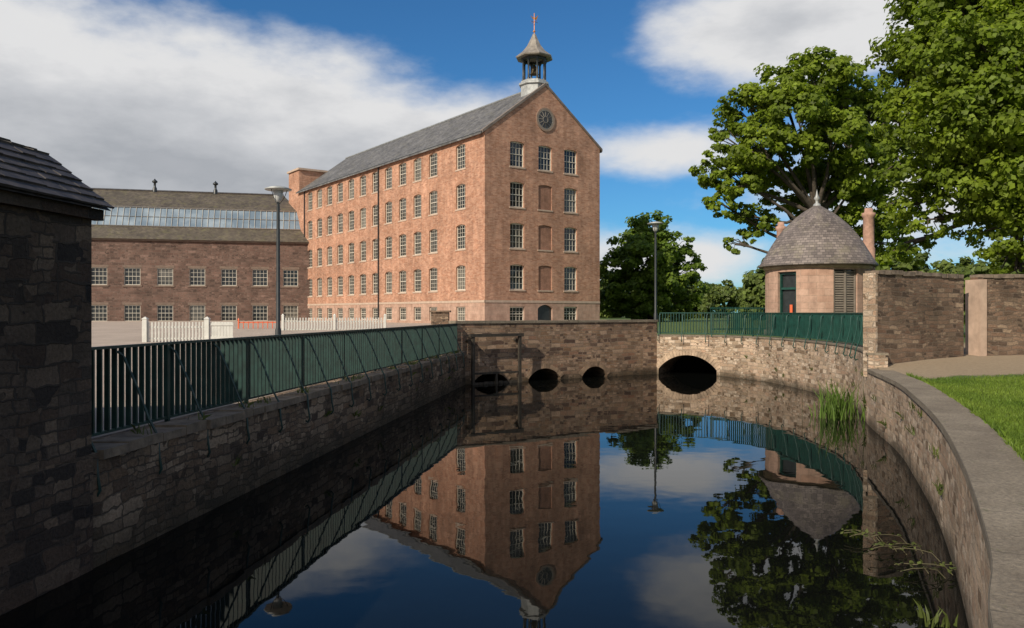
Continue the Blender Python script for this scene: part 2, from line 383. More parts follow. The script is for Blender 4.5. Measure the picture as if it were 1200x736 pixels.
def ribbon(mb,pts,thick,z0,z1,mi_side=0,mi_top=0,jit=0.0):
    o=offset(pts,thick); L=0
    for i in range(len(pts)-1):
        l2=L+math.dist(pts[i],pts[i+1])
        a,b,c,d=pts[i],pts[i+1],o[i+1],o[i]
        f=lambda q,z:(q[0],q[1],z)
        mb.face([f(a,z0),f(b,z0),f(b,z1),f(a,z1)],[(L,z0),(l2,z0),(l2,z1),(L,z1)],mi_side)
        mb.face([f(d,z0),f(c,z0),f(c,z1),f(d,z1)],[(L,z0),(l2,z0),(l2,z1),(L,z1)],mi_side)
        mb.face([f(a,z1),f(b,z1),f(c,z1),f(d,z1)],[(L,0),(l2,0),(l2,abs(thick)),(L,abs(thick))],mi_top)
        mb.face([f(a,z0),f(b,z0),f(c,z0),f(d,z0)],[(L,0),(l2,0),(l2,abs(thick)),(L,abs(thick))],mi_side)
        L=l2
    for e in (0,-1):
        a,d=pts[e],o[e]; mb.face([(a[0],a[1],z0),(d[0],d[1],z0),(d[0],d[1],z1),(a[0],a[1],z1)],None,mi_side)

# ------------------------------------------------------------------ ground + water
def gz(x,y):
    l=1.27+0.66*ss(30,58,y); r=1.375+0.385*ss(18.5,23,y)+0.17*ss(38,60,y); t=ss(0,8,x)
    return l*(1-t)+r*t
hole=[(LW(-15)-0.2,-15.2),(A[0]-0.2,A[1]+0.2),(B[0]-0.05,B[1]+0.25)]+[q for q in offset(curve,0.2)]
hole[-1]=(0.9,-15.2)
pts=[Vector(h) for h in hole]; nh=len(pts); edges=[(i,(i+1)%nh) for i in range(nh)]
def inpoly(x,y,pl):
    c=False; j=len(pl)-1
    for i in range(len(pl)):
        xi,yi=pl[i]; xj,yj=pl[j]
        if (yi>y)!=(yj>y) and x<(xj-xi)*(y-yi)/(yj-yi)+xi: c=not c
        j=i
    return c
for gx in list(range(-64,68,3)):
    for gy in list(range(-24,124,3)):
        if not inpoly(gx,gy,hole) and min(math.dist((gx,gy),h) for h in hole)>0.6: pts.append(Vector((gx+.01,gy+.013)))
for a in (-3000,-800,-200,200,800,3000):
    for b in (-3000,-800,-200,0,250,800,3000): pts.append(Vector((a,b)))
pts+= [Vector((0,-3000)),Vector((0,3000)),Vector((0,300)),Vector((0,-200))]
vo,eo,fo,*_=delaunay_2d_cdt(pts,edges,[],0,1e-5)
gv=[(v.x,v.y,gz(v.x,v.y)) for v in vo]; gf=[]
for f in fo:
    cx=sum(vo[i].x for i in f)/3; cy=sum(vo[i].y for i in f)/3
    if not inpoly(cx,cy,hole): gf.append(tuple(f))
me=bpy.data.meshes.new('ground'); me.from_pydata(gv,[],gf); me.materials.append(M_ground)
me.polygons.foreach_set('use_smooth',[True]*len(gf))
g=bpy.data.objects.new('ground',me); scene.collection.objects.link(g)
w=MB(); w.face([(-12,-16,0),(14,-16,0),(14,40,0),(-12,40,0)]); w.obj('canal_water',M_water)
w=MB(); w.face([(-12,-16,-1.2),(14,-16,-1.2),(14,40,-1.2),(-12,40,-1.2)]); w.obj('canal_bed',M_void)

# ------------------------------------------------------------------ canal walls
mb=MB()
Lp=[(LW(y),y) for y in (-15,-5,0,4,8.77,14,20,26,31.2)]
ribbon(mb,Lp,0.7,-1.0,1.275)
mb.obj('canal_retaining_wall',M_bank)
mb=MB()
y=8.9
while y<31:
    l=random.uniform(.35,.8); y2=min(y+l,31.1)
    hz=random.uniform(-.01,.03); out=random.uniform(-.01,.05)
    a=(LW(y)+out+.02,y+.008); b=(LW(y2)+out+.02,y2-.008)
    mb.hexa((a[0],a[1],1.19),(b[0],b[1],1.19),(b[0]-.45,b[1],1.19),(a[0]-.45,a[1],1.19),(a[0],a[1],1.30+hz),(b[0],b[1],1.30+hz),(b[0]-.45,b[1],1.30+hz),(a[0]-.45,a[1],1.30+hz))
    y=y2
mb.obj('bank_edge_stones',simple('edge_stone',(0.15,0.112,0.077),0.9,0,0.5,4,0.04))

we=empty('weir_wall')
d=Vector((B[0]-A[0],B[1]-A[1])); LWr=d.length; d.normalize(); nW=(d.y,-d.x)
PW=plane(A,d,nW)
mb=MB(); ops=[(0.35,2.0,-1.0,0.44,0.38),(3.0,4.64,-1.0,0.50,0.42),(5.8,7.2,-1.0,0.48,0.40)]
wall_open(mb,PW,LWr,-1.0,2.40,ops,1.2)
mb.face([PW(-0.4,1.0,0.5),PW(LWr,1.0,0.5),PW(LWr,2.4,0.5),PW(-0.4,2.4,0.5)])
mb.face([PW(-0.4,1.0,0.0),PW(0,1.0,0.0),PW(0,2.4,0.0),PW(-0.4,2.4,0.0)])
mb.face([PW(-0.4,1.0,0),PW(-0.4,1.0,.5),PW(-0.4,2.4,.5),PW(-0.4,2.4,0)])
mb.face([PW(LWr,1.0,0),PW(LWr,1.0,.5),PW(LWr,2.4,.5),PW(LWr,2.4,0)])
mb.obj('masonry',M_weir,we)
mb=MB()
for o in ops: voussoirs(mb,PW,o[0],o[1],o[3],o[4],0.20,13,0.015)
mb.obj('arch_stones',M_vous,we)
mb=MB(); mb.face([PW(-.2,-1,1.2),PW(LWr,-1,1.2),PW(LWr,1.0,1.2),PW(-.2,1.0,1.2)]); mb.obj('culvert_dark_sheet',M_void,we)  # black sheet stands in for the darkness inside the tunnels
mb=MB(); s=-0.45
while s<LWr+.02:
    l=random.uniform(.5,1.0); s2=min(s+l,LWr+.05); mb.pbox(PW,s+.006,s2-.006,2.402,2.50+random.uniform(-.01,.02),-.04,.54); s=s2+.0001
    if s2>=LWr+.05: break
mb.obj('parapet_coping',M_coping,we)
sl=MB(); 
for s in (0.16,2.34): sl.pbox(PW,s-.055,s+.055,-0.9,2.0,-.40,-.29)
sl.pbox(PW,0.0,2.5,1.88,2.0,-.42,-.28)
sl.pbox(PW,.21,2.29,.40,.48,-.37,-.31); sl.pbox(PW,1.2,1.28,-.9,.4,-.36,-.3)
for s in (.02,2.26): sl.pbox(PW,s,s+.14,1.70,1.78,-.29,-.002)
for i in range(9): sl.pbox(PW,.23+i*.227,.44+i*.227,-.9,.08+random.uniform(0,.03),-.30,-.26)
sl.obj('sluice_gate_frame',M_timber)

cw=empty('curved_canal_wall')
d2=Vector((C0[0]-B[0],C0[1]-B[1])); L2=d2.length; d2.normalize(); PC=plane(B,d2,(d2.y,-d2.x))
mb=MB(); big=(0.08,2.72,-1.0,0.90,0.66)
wall_open(mb,PC,L2,-1.0,1.76,[big],3.0)
mb.obj('arch_wall',M_curve,cw)
mb=MB(); voussoirs(mb,PC,big[0],big[1],big[3],big[4],0.26,23,0.02); mb.obj('arch_stones',M_vous2,cw)
mb=MB(); mb.face([PC(-.5,-1,2.9),PC(L2+.5,-1,2.9),PC(L2+.5,1.2,2.9),PC(-.5,1.2,2.9)]); mb.obj('culvert_dark_sheet',M_void,cw)  # near-black sheet paints the unlit depth behind the big arch
mb=MB(); ribbon(mb,curve[:isplit+1],0.45,-1.0,1.72); mb.obj('far_masonry',M_curve,cw)
mb=MB(); ribbon(mb,curve[isplit:],0.45,-1.0,1.335); mb.obj('near_masonry',M_curve,cw)
inn=offset(curve,-0.03)
mb=MB(); ribbon(mb,[tuple(PC(0.0,0,-.03)[:2])]+inn[:isplit+1],0.5,1.767,1.82); 
mb.obj('far_coping',M_coping,cw)
mb=MB(); ribbon(mb,inn[isplit:],0.54,1.338,1.425); mb.obj('near_coping',M_coping,cw)
mb=MB(); ribbon(mb,curve[:isplit+1],0.40,1.722,1.764); mb.obj('coping_bed',M_curve,cw)

# ------------------------------------------------------------------ railings
def arc_sample(pts,step):
    out=[]; L=0; nxt=0
    for i in range(len(pts)-1):
        a=Vector(pts[i]); b=Vector(pts[i+1]); l=(b-a).length
        while nxt<=L+l:
            t=(nxt-L)/l; out.append((a.lerp(b,t),(b-a).normalized())); nxt+=step
        L+=l
    return out
def railing(name,pts,zb,h,mat,spacing,bw,bd,stay_side,stay_step,stay_out,stay_drop,pstep=2.4,flip=1):
    e=empty(name); mb=MB()
    for p,t in arc_sample(pts,spacing):
        rz=math.atan2(t.y,t.x); mb.box((p.x,p.y,zb+h/2+.02+.02),(bw,bd,h-.08),rz+random.uniform(-.03,.03))
    mb.obj('bars',mat,e)
    mb=MB()
    for i in range(len(pts)-1):
        a=Vector(pts[i]); b=Vector(pts[i+1]); m=(a+b)/2; l=(b-a).length; rz=math.atan2((b-a).y,(b-a).x)
        mb.box((m.x,m.y,zb+h),(l+.01,.075,.035),rz); mb.box((m.x,m.y,zb+.075),(l+.01,.045,.035),rz)
    for p,t in arc_sample(pts,pstep):
        rz=math.atan2(t.y,t.x); mb.box((p.x,p.y,zb+h/2-.05),(.05,.06,h+.05),rz)
    mb.obj('rails_and_posts',mat,e)
    mb=MB()
    for p,t in arc_sample(pts,stay_step)[:-1]:
        n=Vector((-t.y,t.x))*stay_side
        prof=[(0.02,h-.06),(0.10,h-.12),(stay_out*.55,h*.55),(stay_out*.86,0.22),(stay_out+.05,0.0),(stay_out+.07,-stay_drop*.6),(stay_out+.10,-stay_drop),(stay_out+.06,-stay_drop-.07),(stay_out+.0,-stay_drop-.03)]
        q=[(p.x+n.x*o,p.y+n.y*o,zb+z) for o,z in prof]
        mb.tube(q,0.018,6)
    mb.obj('stays',mat,e)
    return e
lf=[(-5.22,8.95),(-4.9,11.5),(-4.2,16.5),(-3.5,21.5),(-2.8,26.5),(-2.13,31.2)]
railing('canal_railing',lf,1.27,1.13,M_fence,0.148,0.03,0.062,-1,1.22,0.52,0.42)
rf=offset([tuple(PC(0.1,0,0)[:2])]+curve[1:isplit],0.16)
railing('canal_railing',rf,1.82,1.0,M_teal,0.13,0.024,0.055,-1,1.1,0.22,0.25)
mb=MB(); mb.box((-5.24,8.93,1.85),(.09,.09,1.25)); mb.box((-5.24,8.93,2.49),(.11,.11,.03)); mb.obj('railing_end_post',M_fence)
def picket(name,pts,zb,h,mat,sp,w,rails=(0.25,0.8),dep=.03,post=None):
    e=empty(name); mb=MB()
    for p,t in arc_sample(pts,sp):
        mb.box((p.x,p.y,zb+h/2),(w,dep,h),math.atan2(t.y,t.x))
    mb.obj('pickets',mat,e); mb=MB()
    for i in range(len(pts)-1):
        a=Vector(pts[i]); b=Vector(pts[i+1]); m=(a+b)/2; l=(b-a).length; rz=math.atan2((b-a).y,(b-a).x)
        for r in rails: mb.box((m.x,m.y+.035,zb+h*r),(l,.04,.07),rz)
    if post:
        for p in pts: mb.box((p[0],p[1],zb+h*.55),(post,post,h*1.15)); mb.lathe((p[0],p[1],zb+h*1.125),[(post*.8,0),(post*.8,.04),(0,.14)],4,0,False,math.pi/4)
    mb.obj('rails',mat,e); return e
picket('green_panel_fence',[(11,44),(17,46),(24,47)],1.85,1.3,M_teal,.12,.02,(0.05,.95),.02)
picket('white_picket_fence',[(-17.7,38.3),(-14.9,38.8)],1.38,1.0,M_white,.155,.07,(0.2,.75),.03,.22)
mb=MB(); Pg=plane((-14.75,38.8),(1,.1),(.1,-1))
for i in range(7): mb.pbox(Pg,.03+i*.15,.17+i*.15,1.45,2.38,0,.03)
mb.pbox(Pg,0,1.1,1.55,1.66,-.03,-.002); mb.pbox(Pg,0,1.1,2.2,2.31,-.03,-.002); mb.obj('white_gate',M_white)
picket('white_picket_fence',[(-14.0,48.5),(-11,49.2),(-8.0,50)],1.62,0.9,M_white,.17,.08,(0.2,.75),.03,.14)
picket('orange_barrier_fence',[(-17.4,50.5),(-15.0,50.8)],1.68,0.6,M_orange,.3,.05,(0.15,.88),.03,.08)
mb=MB(); mb.box((-3.3,36.5,2.1),(.8,.6,1.5)); mb.box((-3.3,36.5,2.89),(.95,.75,.08)); mb.obj('stone_pier',M_garden)

# ------------------------------------------------------------------ street lamps
M_lampglass=simple('lamp_glass',(0.45,0.46,0.45),0.2,0,.1,4)
def lamp(x,y,zg,zt):
    e=empty('street_lamp',(x,y,0)); mb=MB()
    mb.lathe((0,0,zg),[(.10,0),(.10,1.0),(.07,1.08),(.055,zt-zg-.75),(.045,zt-zg-.45)],12); mb.lathe((0,0,zg),[(.17,0),(.17,.05),(.12,.09)],12)
    mb.obj('pole',M_dark,e)
    mb=MB(); mb.lathe((0,0,zt),[(.05,-.5),(.13,-.42),(.17,-.12),(.14,-.1)],14); mb.obj('lantern',M_lampglass,e)
    mb=MB(); mb.lathe((0,0,zt),[(.12,-.13),(.42,-.1),(.44,-.07),(.25,.0),(.06,.04),(0,.05)],20); mb.obj('shade',M_lead,e)
    mb=MB()
    for a in range(3):
        an=a*2.09; mb.tube([(.055*math.cos(an),.055*math.sin(an),zt-.55),(.2*math.cos(an),.2*math.sin(an),zt-.35),(.3*math.cos(an),.3*math.sin(an),zt-.1)],.012,5)
    mb.obj('bracket',M_dark,e)
lamp(-7.66,26,1.27,6.95); lamp(7.6,42,1.75,7.62)

# ------------------------------------------------------------------ brick mill
ang=math.atan2(.589,.808)
mill=empty('brick_mill',(-2.06,60,0),ang)
GW,LL,ZE,ZR,ZB=11.7,37.7,16.6,20.97,1.6
ZS=3.66
rows=[15.17,12.02,8.82,5.6]
colsL=[3.39]+[7.66+2.68*i for i in range(11)]
colsG=[3.05,5.83,8.5]
Pl=plane((0,0),(0,1),(-1,0)); Pgab=plane((0,0),(1,0),(0,-1))
walls=MB(); F=MB(); G=MB(); S=MB(); Bl=MB(); As=MB()
opsL=[(c-.68,c+.68,r-.98,r+.98,.14) for c in colsL for r in rows]
wall_open(walls,Pl,LL,ZS,ZE,opsL,.26)
for o in opsL:
    sash(F,G,Pl,o[0],o[1],o[2],o[3],.17,4,6); S.pbox(Pl,o[0]-.1,o[1]+.1,o[2]-.12,o[2]-.003,-.04,.1)
    voussoirs(Bl,Pl,o[0]-.02,o[1]+.02,o[3]+.012,.14,.22,9,.006,0,.05)
opsL2=[(c-.65,c+.65,2.15,3.3) for c in colsL]
wall_open(As,Pl,LL,ZB,ZS,opsL2,.26)
for o in opsL2: sash(F,G,Pl,*o,.17,4,3)
opsG=[(c-.68,c+.68,r-.98,r+.98,.10) for c in colsG for r in rows]
wall_open(walls,Pgab,GW,ZS,ZE,opsG,.26)
for o in opsG:
    c=(o[0]+o[1])/2; r=(o[2]+o[3])/2
    S.pbox(Pgab,o[0]-.1,o[1]+.1,o[2]-.12,o[2]-.003,-.04,.1); voussoirs(Bl,Pgab,o[0]-.02,o[1]+.02,o[3]+.012,.10,.22,9,.006,0,.05)
    if abs(c-colsG[1])<.1 and r<15: Bl.face([Pgab(o[0],o[2],.07),Pgab(o[1],o[2],.07),Pgab(o[1],o[3],.07),Pgab(o[0],o[3],.07)],None,1)
    else: sash(F,G,Pgab,*o[:4],.17,4,4)
opsG2=[(colsG[0]-.7,colsG[0]+.7,2.15,3.3),(colsG[1]-.75,colsG[1]+.75,ZB,3.45,.3),(colsG[2]-.7,colsG[2]+.7,2.15,3.3)]
wall_open(As,Pgab,GW,ZB,ZS,opsG2,.26)
for o in (opsG2[0],opsG2[2]): sash(F,G,Pgab,*o[:4],.17,4,3)
D=MB(); D.pbox(Pgab,opsG2[1][0],opsG2[1][1],ZB,3.45,.16,.22); D.obj('door',M_dark,mill)
for P,L in ((Pl,LL),(Pgab,GW)): S.pbox(P,-.03,L+.0,ZS-.06,ZS+.12,-.03,.05)
walls.face([(0,0,ZE),(GW,0,ZE),(GW/2,0,ZR)]); walls.face([(0,LL,ZB),(GW,LL,ZB),(GW,LL,ZE),(GW/2,LL,ZR),(0,LL,ZE)]); walls.face([(GW,0,ZB),(GW,LL,ZB),(GW,LL,ZE),(GW,0,ZE)])
walls.hexa((0.02,LL+.01,ZB),(3.6,LL+.01,ZB),(3.6,41,ZB),(0.02,41,ZB),(0.02,LL+.01,19.1),(3.6,LL+.01,19.1),(3.6,41,19.1),(0.02,41,19.1))
S.box((1.8,39.35,19.22),(3.9,3.7,.22))
walls.obj('brick_walls',M_brick,mill); As.obj('ashlar_base',M_ashlar,mill); F.obj('window_frames',M_frame,mill); G.obj('window_glass',[M_glass,M_glass2],mill)
S.obj('sills_and_bands',M_sill,mill); Bl.obj('arches_and_blind_windows',[M_brick,M_blind],mill)
R=MB(); th=.14
sl_=(ZR-ZE)/(GW/2); ov=.3
for sx in (0,1):
    xe=-ov if sx==0 else GW+ov; ze=ZE-ov*sl_
    a=(xe,.05,ze+.12); b=(xe,LL+.2,ze+.12); c=(GW/2,LL+.2,ZR+.12); d_=(GW/2,.05,ZR+.12)
    R.face([a,b,c,d_]); R.face([(a[0],a[1],a[2]-th),(b[0],b[1],b[2]-th),(c[0],c[1],c[2]-th),(d_[0],d_[1],d_[2]-th)])
    R.face([a,b,(b[0],b[1],b[2]-th),(a[0],a[1],a[2]-th)])
R.obj('slate_roof',M_slate,mill)
T=MB()
for sx in (0,1):
    x0=-.25 if sx==0 else GW+.25; z0=ZE-.25*sl_
    T.hexa((x0,-.08,z0+.0),(GW/2,-.08,ZR+.0),(GW/2,.28,ZR+.0),(x0,.28,z0+.0),(x0,-.08,z0+.22),(GW/2,-.08,ZR+.22),(GW/2,.28,ZR+.22),(x0,.28,z0+.22))
T.obj('gable_skews',simple('skew_stone',(0.17,0.14,0.12),.9,0,.3,2),mill)
T=MB(); T.tube([(GW/2,.3,ZR+.14),(GW/2,LL+.2,ZR+.14)],.11,8); T.obj('ridge',M_lead,mill)
T=MB(); T.pbox(Pl,-.0,LL,ZE-.16,ZE-.03,-.28,-.12); 
T.tube([(-.1,17.6,2.0),(-.1,17.6,ZE-.2)],.06,8); T.tube([(-.1,35.9,2.0),(-.1,35.9,ZE-.2)],.06,8)
T.obj('gutter_and_downpipes',M_dark,mill)
T=MB(); zc=18.25; xc=GW/2
def ring(mb,r0,r1,y0,y1,n=32):
    for i in range(n):
        a=2*math.pi*i/n; b=2*math.pi*(i+1)/n
        q=lambda an,r,y:(xc+r*math.cos(an),y,zc+r*math.sin(an))
        mb.face([q(a,r0,y0),q(b,r0,y0),q(b,r1,y0),q(a,r1,y0)]); mb.face([q(a,r1,y0),q(b,r1,y0),q(b,r1,y1),q(a,r1,y1)]); mb.face([q(a,r0,y0),q(b,r0,y0),q(b,r0,y1),q(a,r0,y1)])
ring(T,.80,.95,-.06,0); T.obj('round_window_surround',simple('dull_stone',(0.27,0.19,0.14),.9,0,.2,3),mill)
T=MB(); ring(T,.70,.80,-.055,0); ring(T,.22,.27,-.05,-.01)
for i in range(12):
    a=math.pi*2*i/12
    T.tube([(xc+.25*math.cos(a),-.03,zc+.25*math.sin(a)),(xc+.7*math.cos(a),-.03,zc+.7*math.sin(a))],.018,5)
T.obj('round_window_tracery',simple('grey_paint',(0.2,0.18,0.15),.6),mill)
T=MB(); n=32; T.face([(xc+.7*math.cos(2*math.pi*i/n),-.015,zc+.7*math.sin(2*math.pi*i/n)) for i in range(n)]); T.obj('round_window_glass',M_glass,mill)
bc=(GW/2,1.45,0)
T=MB(); a8=math.pi/8
T.lathe(bc,[(1.12,19.7),(1.12,21.2),(1.28,21.25),(1.28,21.42),(1.1,21.48),(1.1,21.6),(0,21.6)],8,0,False,a8); T.obj('bellcote_base',M_lead,mill)
T=MB()
for i in range(8):
    a=a8+i*math.pi/4; T.lathe((bc[0]+.92*math.cos(a),bc[1]+.92*math.sin(a),0),[(.12,21.6),(.12,21.75),(.085,21.8),(.08,23.1),(.13,23.2),(.13,23.3)],8)
T.lathe(bc,[(1.08,23.28),(1.08,23.45),(0.8,23.45),(.8,23.28),(1.08,23.28)],8,0,False,a8); T.obj('bellcote_columns',M_dark,mill)
T=MB(); T.lathe(bc,[(.0,22.95),(.12,22.95),(.2,22.7),(.25,22.4),(.38,22.2),(.3,22.2),(0,22.5)],16); T.obj('bell',simple('bronze',(0.12,0.09,0.05),.4,.7),mill)
T=MB(); T.lathe(bc,[(0,23.47),(1.52,23.47),(1.56,23.56),(1.4,23.68),(1.0,24.0),(.6,24.5),(.3,25.1),(.12,25.5),(0,25.55)],8,0,False,a8); T.obj('bellcote_roof',M_leadroof,mill)
T=MB(); T.lathe(bc,[(0.03,25.4),(.03,27.2),(0,27.25)],6); T.lathe(bc,[(0,25.6),(.13,25.72),(0,25.86)],10); T.lathe(bc,[(0,26.2),(.07,26.27),(0,26.34)],10)
T.tube([(bc[0]-.35,bc[1],26.5),(bc[0]+.35,bc[1],26.5)],.02,5); T.tube([(bc[0],bc[1]-.35,26.5),(bc[0],bc[1]+.35,26.5)],.02,5)
y0=bc[1]
T.face([(bc[0]-.4,y0,26.95),(bc[0]-.1,y0,26.85),(bc[0]+.15,y0,26.9),(bc[0]+.42,y0,27.15),(bc[0]+.25,y0,26.7),(bc[0]-.15,y0,26.7),(bc[0]-.25,y0,26.8)])
T.obj('weathervane',M_gold,mill)

# ------------------------------------------------------------------ low stone mill
lm_=empty('stone_mill',(-22.6,88.4,0),math.atan2(.24,.97))
W=MB();F=MB();G=MB();S=MB()
Pf=plane((-45,0),(1,0),(0,-1)); LZ=10.7
ops=[]
for k_ in range(13):
    s=45-(2.0+3.23*k_)
    ops+= [(s-.8,s+.8,5.75,7.6),(s-.8,s+.8,1.9,3.65)]
wall_open(W,Pf,45.6,1.4,LZ,ops,.25)
for o in ops:
    sash(F,G,Pf,*o,.15,4,4,.06,.028); S.pbox(Pf,o[0]-.15,o[1]+.15,o[2]-.18,o[2]-.003,-.06,.1); S.pbox(Pf,o[0]-.15,o[1]+.15,o[3]+.003,o[3]+.26,-.015,.1)
W.face([(-45,0,1.4),(-45,15,1.4),(-45,15,LZ),(-45,7.5,16.8),(-45,0,LZ)]); W.face([(-45,15,1.4),(0.6,15,1.4),(.6,15,LZ),(-45,15,LZ)]); W.face([(.6,0,1.4),(.6,15,1.4),(.6,15,LZ),(.6,0,LZ)])
W.obj('stone_walls',M_lowmill,lm_);F.obj('window_frames',M_frame,lm_);G.obj('window_glass',[M_glass,M_glass2],lm_)
S.pbox(Pf,0,45.6,LZ-.25,LZ-.02,-.2,.0); S.obj('lintels_and_sills',simple('brown_sandstone',(0.18,0.13,0.10),.9,0,.2,3),lm_)
xe=lambda dpt: .3-.44*max(0,dpt)
R=MB()
def strip(mb,a,b,mi=0): mb.face([(-45.3,a[0],a[1]),(xe(a[0]),a[0],a[1]),(xe(b[0]),b[0],b[1]),(-45.3,b[0],b[1])],None,mi)
strip(R,(-.35,10.62),(2.0,12.2)); strip(R,(3.3,14.5),(7.5,16.8)); strip(R,(7.5,16.8),(15.3,10.6)); strip(R,(3.1,14.3),(3.3,14.5))
R.face([(xe(0),-.35,10.62),(xe(2),2.0,12.2),(xe(3.3),3.3,14.5),(xe(7.5),7.5,16.8),(.3,15.3,10.6)])
R.obj('slate_roof',M_slate2,lm_)
R=MB(); strip(R,(2.0,12.25),(3.1,14.3)); R.obj('skylight_glazing',M_sky_glass,lm_)
R=MB(); x=-45.0
while x<-1.2:
    R.tube([(x,1.95,12.28),(x,3.07,14.36)],.028,4); x+=.62
R.tube([(-45,1.95,12.22),(-.6,1.95,12.22)],.06,4);R.tube([(-45,3.1,14.4),(-1.1,3.1,14.4)],.06,4);R.tube([(-45,2.52,13.32),(-.8,2.52,13.32)],.03,4)
R.obj('skylight_bars',M_frame,lm_)
R=MB(); R.tube([(-45,7.5,16.85),(-3,7.5,16.85)],.12,6); R.obj('ridge',M_leadroof,lm_)
R=MB()
for x in (-17.3,-10.7):
    R.lathe((x,7.5,0),[(.28,16.7),(.22,17.2),(.13,17.35),(.13,17.75),(.3,17.85),(.3,17.98),(.1,18.15),(0,18.3)],10)
R.obj('roof_vents',M_dark,lm_)

# ------------------------------------------------------------------ near dark building
nb=empty('canalside_stone_building')
dl=Vector((.125,1)).normalized(); Pn=plane((LW(8.77),8.77),(-dl.x,-dl.y),(dl.y,-dl.x))
ll=9.5
W=MB(); 
W.face([Pn(0,1.278),Pn(ll,1.278),Pn(ll,4.02),Pn(0,4.02)]); 
def gpt(s,dep,z): return Pn(s,z,dep)
for s in (0,ll): W.face([gpt(s,0,1.278),gpt(s,6,1.278),gpt(s,6,4.02),gpt(s,3,5.25),gpt(s,1.05,4.68),gpt(s,.6,4.5),gpt(s,0,4.02)])
W.face([gpt(0,6,1.278),gpt(ll,6,1.278),gpt(ll,6,4.02),gpt(0,6,4.02)])
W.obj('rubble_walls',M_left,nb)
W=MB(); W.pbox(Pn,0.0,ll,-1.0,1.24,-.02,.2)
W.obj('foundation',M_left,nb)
R=MB(); prof=[(-.16,3.99),(.62,4.60),(1.1,4.77),(3.0,5.42)]
Mls=simple('old_slates',(0.055,0.044,0.037),.6,0,.55,6,.01)
for i in range(len(prof)-1):
    (d0,z0),(d1,z1)=prof[i],prof[i+1]; L=math.hypot(d1-d0,z1-z0); n=max(1,round(L/.17)); ux,uz=(d1-d0)/L,(z1-z0)/L
    R.face([gpt(-.12,d0,z0-.02),gpt(ll,d0,z0-.02),gpt(ll,d1,z1-.02),gpt(-.12,d1,z1-.02)])
    for r in range(n):
        s=-.14-random.uniform(0,.02); first=True
        while s<ll:
            wd=random.uniform(.2,.34); 
            if first and r%2: wd=.14
            first=False
            t0=r*L/n; t1=t0+L/n+.05; lift=random.uniform(.03,.045); l0=random.uniform(-.012,.008)
            q=lambda ss_,t,h: gpt(ss_,d0+ux*t-uz*h*1.0,z0+uz*t+ux*h)
            R.hexa(q(s,t0+l0,.012),q(s+wd-.008,t0+l0,.012),q(s+wd-.008,t1,.0),q(s,t1,.0),q(s,t0+l0,lift),q(s+wd-.008,t0+l0,lift),q(s+wd-.008,t1,.012),q(s,t1,.012))
            s+=wd
R.face([gpt(-.1,3,5.42),gpt(ll,3,5.42),gpt(ll,6.2,4.0),gpt(-.1,6.2,4.0)])
R.obj('slate_roof',Mls,nb)
R=MB(); R.pbox(lambda s,z,dp:gpt(s,dp,z),-.08,ll,3.86,3.98,-.09,.02); R.obj('eaves_course',M_left,nb)

# ------------------------------------------------------------------ round lodge
lx,ly=14.6,38.0; rl=2.36
lod=empty('round_lodge',(lx,ly,0))
f0=Vector((-.36,-.93)); f0.normalize(); r0=Vector((-f0.y,f0.x)); 
def Pcyl(s,z,dep=0.0):
    a=s/rl; v=(f0*math.cos(a)+r0*math.sin(a))*(rl-dep); return Vector((v.x,v.y,z))
W=MB();full=math.pi*rl
ds_,dw=-34/57.3*rl,.5; ws_,ww=32/57.3*rl,.6
ops=[(ds_-dw,ds_+dw,1.7,4.72),(ws_-ww,ws_+ww,2.1,4.78)]
wall_open(W,Pcyl,full,1.6,5.1,ops,.3,0,-full,None,.35)
W.obj('stone_wall',M_ashlar,lod)
W=MB(); 
W.pbox(Pcyl,ds_-dw,ds_-dw+.08,1.7,4.72,.12,.22);W.pbox(Pcyl,ds_+dw-.08,ds_+dw,1.7,4.72,.12,.22);W.pbox(Pcyl,ds_-dw,ds_+dw,3.9,4.0,.12,.2);W.pbox(Pcyl,ds_-dw,ds_+dw,4.6,4.72,.12,.2)
W.obj('door_frame',M_teal,lod)
W=MB(); W.pbox(Pcyl,ds_-dw,ds_+dw,1.7,4.72,.24,.28); W.obj('door_leaf',M_dark,lod)
W=MB(); W.pbox(Pcyl,ds_+.05,ds_+.2,2.7,3.2,.20,.235); W.obj('door_notice',M_orange,lod)
W=MB(); 
for a in (ws_-ww,ws_-.04,ws_+ww-.08): W.pbox(Pcyl,a,a+.08,2.1,4.78,.08,.2)
for j in range(24): 
    for (a,b) in ((ws_-ww+.08,ws_-.04),(ws_+.04,ws_+ww-.08)): W.pbox(Pcyl,a,b,2.16+j*.108,2.2+j*.108+.03,.12,.17)
W.obj('window_shutters',simple('grey_shutters',(0.20,0.17,0.14),.7,0,.2,4),lod)
W=MB(); W.pbox(Pcyl,ws_-ww,ws_+ww,2.1,4.78,.2,.24); W.obj('window_glass',M_glass,lod)
W=MB(); W.lathe((0,0,0),[(rl+.002,1.6),(rl+.06,1.7),(rl+.06,1.98),(rl+.002,2.02)],48); W.lathe((0,0,0),[(rl+.002,4.86),(rl+.07,4.88),(rl+.12,5.04),(rl,5.04)],48); W.obj('stone_bands',M_trim,lod)
R=MB(); R.lathe((0,0,0),[(rl,5.06),(2.66,5.0),(2.70,5.06),(2.52,5.28),(2.33,5.62),(2.07,6.08),(1.77,6.54),(1.42,6.96),(1.03,7.34),(.66,7.63),(.32,7.84),(.13,7.97),(0,8.0)],40); R.obj('slate_roof',M_slate3,lod)
R=MB(); R.lathe((0,0,0),[(.2,7.86),(.16,8.02),(.07,8.08),(.07,8.2),(.15,8.3),(.07,8.42),(.03,8.6),(0,8.75)],12); R.obj('roof_finial',M_lead,lod)
R=MB()
